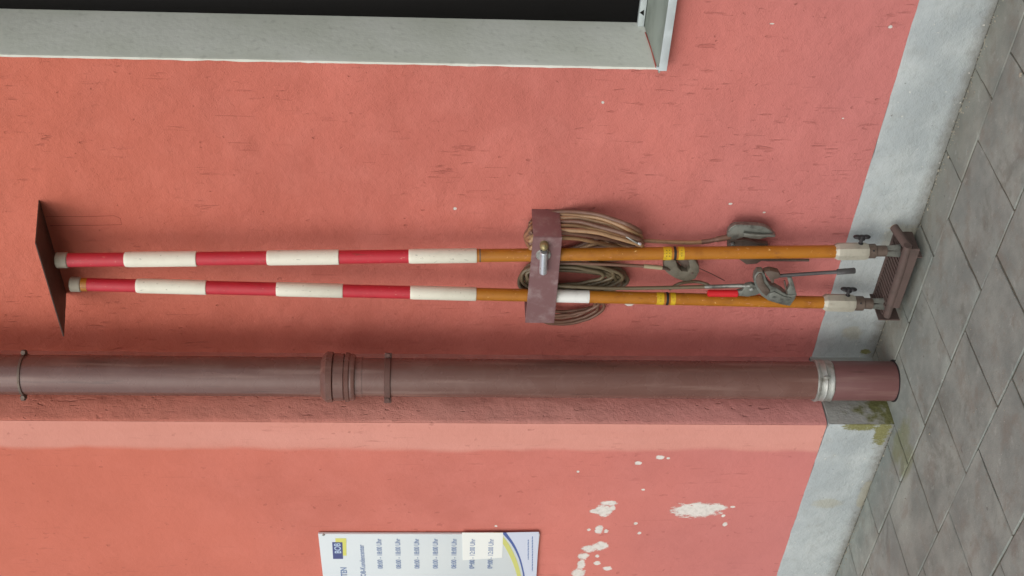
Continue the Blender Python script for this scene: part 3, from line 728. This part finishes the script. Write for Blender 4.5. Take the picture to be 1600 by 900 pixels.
# 2: olive coil between the poles
loops2 = [(0, 0, 84, 26, 0, .012), (-3, -3, 79, 23, 0, -.012), (2, 3, 72, 24, 0, .004), (-8, -1, 66, 19, 0, -.006), (-2, 6, 80, 20, 0, .016), (-14, -6, 60, 14, 0, -.018), (4, -6, 75, 17, 0, .0), (-10, 2, 76, 28, 0, -.002), (-6, -8, 68, 20, 0, -.014), (0, -4, 82, 30, 0, .02)]
c2_ = cable_thing('olive cable coil hanging between the two poles, small dull hook on its lead', M_cabB, 897, 437, loops2, 2.640, .0056, 5,
                  [(868, 411, 2.612), (905, 411.5, 2.606), (960, 413.5, 2.603), (1008, 416, 2.603)], .0048, M_cabC)
tube('lead_sleeve', smoothpts([at(1006, 415.8, 2.603), at(1020, 417, 2.603), at(1034, 418.5, 2.605)]), .0062, painted('pale_sleeve', c(166, 156, 126), .5), c2_)
tube('lead_end', smoothpts([at(1032, 418.3, 2.605), at(1040, 419.5, 2.61), at(1046, 421, 2.615)]), .005, M_steel, c2_)
M_hook = painted('dull_hook_alloy', c(112, 106, 92), .6, c(80, 74, 62), .6, 60, .35)
hook = [(860+x/6.667, 400+y/6.667) for x, y in ((1180, 140), (1185, 60), (1225, 20), (1290, 20), (1310, 60), (1330, 120), (1370, 160), (1430, 165), (1455, 120), (1440, 55), (1440, 10), (1500, 30), (1548, 110), (1552, 165), (1510, 240), (1440, 268), (1380, 262), (1300, 232), (1225, 185))]
prism('hook', hook, 2.612, 2.640, M_hook, c2_, .0025)
prism('hook_tongue', [(860+x/6.667, 400+y/6.667) for x, y in ((1300, 30), (1400, 10), (1450, 40), (1460, 110), (1400, 130), (1350, 90))], 2.630, 2.642, M_steel, c2_, .0015)
q_ = at(1081, 427, 2.612); lathe('hook_rivet', q_, q_+Vector((0, -.003, 0)), [(0, .0045), (1, .003)], M_steel, c2_, 8)
tube('tie_wire', [at(1090, 418, 2.63), at(1112, 428, 2.64), at(1132, 438.5, 2.65)], .0012, M_clampb, c2_, 6)
# 3: dark coil behind the far pole with the screw clamp
loops3 = [(0, 0, 56, 28, 0, .012), (-4, -4, 46, 22, 0, .0), (-2, -6, 50, 20, 0, -.004), (2, -8, 52, 16, 0, .008), (-4, 2, 50, 22, 0, .016)]
c3_ = cable_thing('brown cable loops behind the pole near the downpipe, with red handled screw clamp', M_cabC, 888, 478, loops3, 2.645, .0050, 9,
                  [(866, 446, 2.60), (900, 448, 2.598), (960, 450.5, 2.598), (1040, 449.5, 2.596), (1105, 448, 2.590)], .0056, M_cabB)
tube('spare_lead', smoothpts([at(1046, 452, 2.64), at(1062, 443, 2.635), at(1085, 440, 2.64), at(1104, 444, 2.63), at(1112, 450, 2.62)]), .0048, M_cabB, c3_)
Y3 = 2.556
tube('lead_sleeve', smoothpts([at(1102, 448, 2.588), at(1125, 447.5, 2.572), at(1150, 446.5, 2.56), at(1172, 446.5, 2.548)]), .006, M_alu, c3_)
k8 = lambda L_: [(1090+x/6.154, 410+y/6.154) for x, y in L_]
prism('clamp_frame', k8(((540, 190), (548, 130), (580, 95), (625, 92), (650, 120), (662, 170), (700, 225), (760, 250), (820, 290), (860, 318), (905, 318), (950, 312), (940, 350), (890, 422), (815, 410), (680, 370), (610, 320), (570, 262))), Y3-.012, Y3+.012, M_alu, c3_, .003)
prism('clamp_rib', k8(((560, 180), (566, 140), (590, 112), (618, 112), (628, 150), (645, 205), (690, 265), (700, 285), (660, 330), (615, 290), (580, 240))), Y3-.017, Y3-.011, M_steel, c3_, .003)
prism('clamp_rib', k8(((690, 300), (740, 285), (830, 330), (905, 345), (880, 395), (830, 395), (760, 375), (690, 345))), Y3-.016, Y3-.011, M_alu, c3_, .002)
prism('clamp_arm', k8(((862, 150), (905, 148), (930, 220), (955, 315), (935, 335), (868, 312), (862, 270), (885, 225))), Y3-.008, Y3+.008, M_alu, c3_, .002)
prism('clamp_boss', k8(((640, 95), (700, 82), (780, 100), (800, 130), (780, 158), (740, 165), (735, 200), (715, 205), (690, 160))), Y3-.010, Y3+.011, M_steel, c3_, .003)
tube('clamp_pin', [at(*k8(((835, 175),))[0], Y3-.004), at(*k8(((858, 300),))[0], Y3-.004)], .0026, M_steel, c3_, 8)
q_ = at(*k8(((735, 328),))[0], Y3-.012); lathe('clamp_pivot', q_+Vector((0, .004, 0)), q_+Vector((0, -.004, 0)), [(0, .0135), (.6, .0135), (.8, .011), (.81, .007), (.86, .007), (1, .006)], M_alu, c3_, 18)
prism('clamp_lever', k8(((380, 285), (430, 275), (460, 225), (520, 212), (560, 225), (600, 300), (560, 318), (480, 332), (385, 322))), Y3-.010, Y3+.004, M_alu, c3_, .002)
q_ = at(*k8(((515, 255),))[0], Y3-.010); lathe('lever_bolt', q_, q_+Vector((0, -.006, 0)), [(0, .0062), (.7, .0062), (1, .004)], M_galv, c3_, 6)
a_, b_ = at(*k8(((95, 297),))[0], Y3-.006), at(*k8(((388, 299),))[0], Y3-.006)
lathe('red_handle', a_, b_, [(0, .007), (.03, .0105), (.97, .0108), (1, .008)], M_handle, c3_, 18)
p0, p1, p2_, p3 = [at(*k8((q,))[0], Y3) for q in ((770, 130), (1200, 100), (1335, 92), (1515, 79))]
tube('clamp_spindle', [p0, p1, p2_, p2_.lerp(p3, .03), p3.lerp(p2_, .04), p3], [.0054, .0054, .0056, .0085, .0088, .007], M_rod, c3_, 14)

# ------------------------------------------------------------------ tray on the ground that the poles stand in
TB = at(1397, 362, D1).x; TL = at(1366, 458, D1).x; TZ = at(1381, 410, D1-.002).z; TF = 2.562
fa, fb = at(1386, 494, TF), at(1419, 384, TF); print('tray', TB, TL, TZ, fa, fb)
tr = thing('pole_rest', 'rusty brown ribbed steel shelf at the wall foot carrying both pole ends', 'shelf', ((TB+TL)/2, D1, 0))
bm = bmesh.new(); bm_box(bm, (TL, TF+.02, TZ-.010), (TB, D1+.002, TZ-.004)); from_bm('shelf_plate', bm, M_tray, tr)
bm = bmesh.new(); bm_box(bm, (TL, D1-.010, TZ-.008), (TB, D1-.005, TZ+.003), .0008, 1); from_bm('back_edge', bm, M_tray, tr)
nrib = 16
for k in range(nrib):
    x = TL+.006+(TB-TL-.02)*k/(nrib-1)
    bm = bmesh.new(); bm_box(bm, (x-.0028, TF+.018, TZ-.006), (x+.0034, D1-.002, TZ-.0005), .0012, 1); from_bm('rib', bm, M_tray, tr)
bm = bmesh.new(); bm_box(bm, (at(1408, 478, TF).x, TF-.010, .030), (at(1436, 386, TF).x, TF-.005, TZ-.002), .001, 1); from_bm('front_flange', bm, M_tray, tr)
tube('front_bar', [fa, fa.lerp(fb, .3)+Vector((0, 0, .001)), fa.lerp(fb, .7)-Vector((0, .001, 0)), fb], [.011, .0125, .0125, .012], M_tray, tr, 12)
bm = bmesh.new(); bm_box(bm, (TL-.004, TF, .01), (TL, D1-.001, TZ+.012), .0008, 1); from_bm('end_plate', bm, M_tray, tr)
bm = bmesh.new(); bm_box(bm, (TB, TF, .01), (TB+.004, D1-.001, TZ+.004), .0008, 1); from_bm('end_plate', bm, M_tray, tr)
ra = at(1397, 355, D1-.03); rb = at(1420, 388, TF+.004)
tube('prop_bar', [ra, ra.lerp(rb, .5), rb], [.0125, .0125, .013], M_tray, tr, 12)
dn = (ra-rb).normalized(); lathe('cut_end', ra-dn*.001, ra+dn*.0015, [(0, .0122), (.8, .0118), (1, .010)], M_cut, tr, 12)

# ------------------------------------------------------------------ opening hours sign
SX1 = -3.352; SW = .56; SX0 = SX1-SW; SZ0, SZ1 = at(843, 830, D2).z, at(497.5, 830, D2).z
sg = thing('opening_hours_sign', 'white opening hours sign with blue lettering on the pink wall left of the downpipe', 'sign', (SX1-SW/2, D2, SZ0))
t = NT('sign_white'); M_sign = t.out(t.mix(t.noise(5, 3), c(206, 214, 218), c(218, 224, 222)), .22, t.bump(t.noise(6, 2), .1, .001))
SY = D2-.012
box('board', (SX0, SY, SZ0), (SX1, D2-.004, SZ1), M_sign, sg, .0012)
def flat(name, px, col, dy=.0006, mat=None, rough=.35):
    pts = [at(x, y, SY) for x, y in px]; bm = bmesh.new(); f = bm.faces.new([bm.verts.new((p.x, SY-dy, p.z)) for p in pts])
    r = bmesh.ops.extrude_face_region(bm, geom=[f])
    for g in r['geom']:
        if isinstance(g, bmesh.types.BMVert): g.co.y = SY+.0002
    return from_bm(name, bm, mat or NT(name+'_ink').out(col, rough), sg)
M_ink = NT('blue_ink').out(c(120, 140, 178), .4); M_ink2 = NT('dark_blue_ink').out(c(74, 84, 138), .4)
def text(name, s, xc_px, y_right_px, hpx, mat, align='RIGHT', dy=.0009, bold=0):
    cu = bpy.data.curves.new(name, 'FONT'); cu.body = s; cu.size = 1; cu.align_x = 'RIGHT'; cu.align_y = 'CENTER'; cu.offset = bold
    tmp = bpy.data.objects.new(name, cu); me = bpy.data.meshes.new_from_object(tmp); bpy.data.objects.remove(tmp); bpy.data.curves.remove(cu)
    p = at(xc_px, y_right_px, SY); hm = hpx*.00212/.72
    xs_ = [v.co.x for v in me.vertices]; 
    for v in me.vertices: v.co = Vector((p.x+v.co.x*hm, SY-dy, p.z+v.co.y*hm))
    me.name = name; o = link(name, me, mat, sg); return o
ty = 841.5
for i, xr in enumerate((592, 621.5, 651, 680.5, 710, 739, 768)):
    s = '08:00 - 18:00 Uhr' if i < 5 else ('09:00 - 12:00 Uhr')
    text('hours_text', s, xr, ty, 8.2, M_ink, dy=.0016 if i > 4 else .0009, bold=.01)
flat('sticker', ((722, 832), (786, 832), (785, 871), (723, 875)), c(236, 238, 232), .0011, rough=.3)
text('heading_text', 'ÖFFNUNGSZEITEN', 537, 886, 10, M_ink, bold=.02)
text('subtitle_text', 'BOB-Kundencenter', 564.5, 851, 8.5, M_ink, bold=.01)
flat('logo_shadow', ((524, 841), (541, 841), (541.5, 868), (525, 868)), c(216, 214, 110), .0005)
flat('logo_field', ((519, 847), (535, 847), (536, 873), (520.5, 873)), c(70, 78, 130), .0009)
text('logo_text', 'BOB', 527.3, 848.3, 10.2, NT('pale_blue_ink').out(c(186, 204, 226), .4), dy=.0014, bold=.02)
def arc(pa, n=18):
    P = [Vector((x, y, 0)) for x, y in pa]; return [(p.x, p.y) for p in smoothpts(P, n)]
edgeA = arc(((771, 832), (786, 850), (797, 870), (805, 890), (811, 912)), 6); edgeB = arc(((781, 832), (795, 850), (805, 870), (812, 890), (816, 912)), 6)
flat('swoosh_yellow', edgeA+edgeB[::-1], c(206, 206, 120))
edgeC = arc(((784, 832), (799, 850), (809.5, 870), (815.5, 890), (819, 912)), 6); edgeD = arc(((791, 832), (803.5, 850), (812.5, 870), (818, 890), (822, 912)), 6)
flat('swoosh_blue', edgeC+edgeD[::-1], c(78, 98, 158))
flat('sign_foot', edgeD+[(837.5, 912), (842, 831)], c(206, 212, 226), .0004)
for xa, y0, y1 in ((825.5, 843, 874), (832, 838, 892)):
    y = y0; rn = random.Random(int(xa))
    bm = bmesh.new()
    while y < y1:
        w = rn.uniform(2, 5); p, q2 = at(xa, y, SY), at(xa, min(y1, y+w), SY); bm_box(bm, (q2.x, SY-.0009, p.z-.0017), (p.x, SY-.0004, p.z+.0017)); y += w+.7
    from_bm('fine_print', bm, M_ink, sg)
p = at(505.5, 835.5, SY); lathe('screw', (p.x, SY+.001, p.z), (p.x, SY-.003, p.z), [(0, .0045), (.7, .0045), (1, .003)], M_galv, sg, 12)
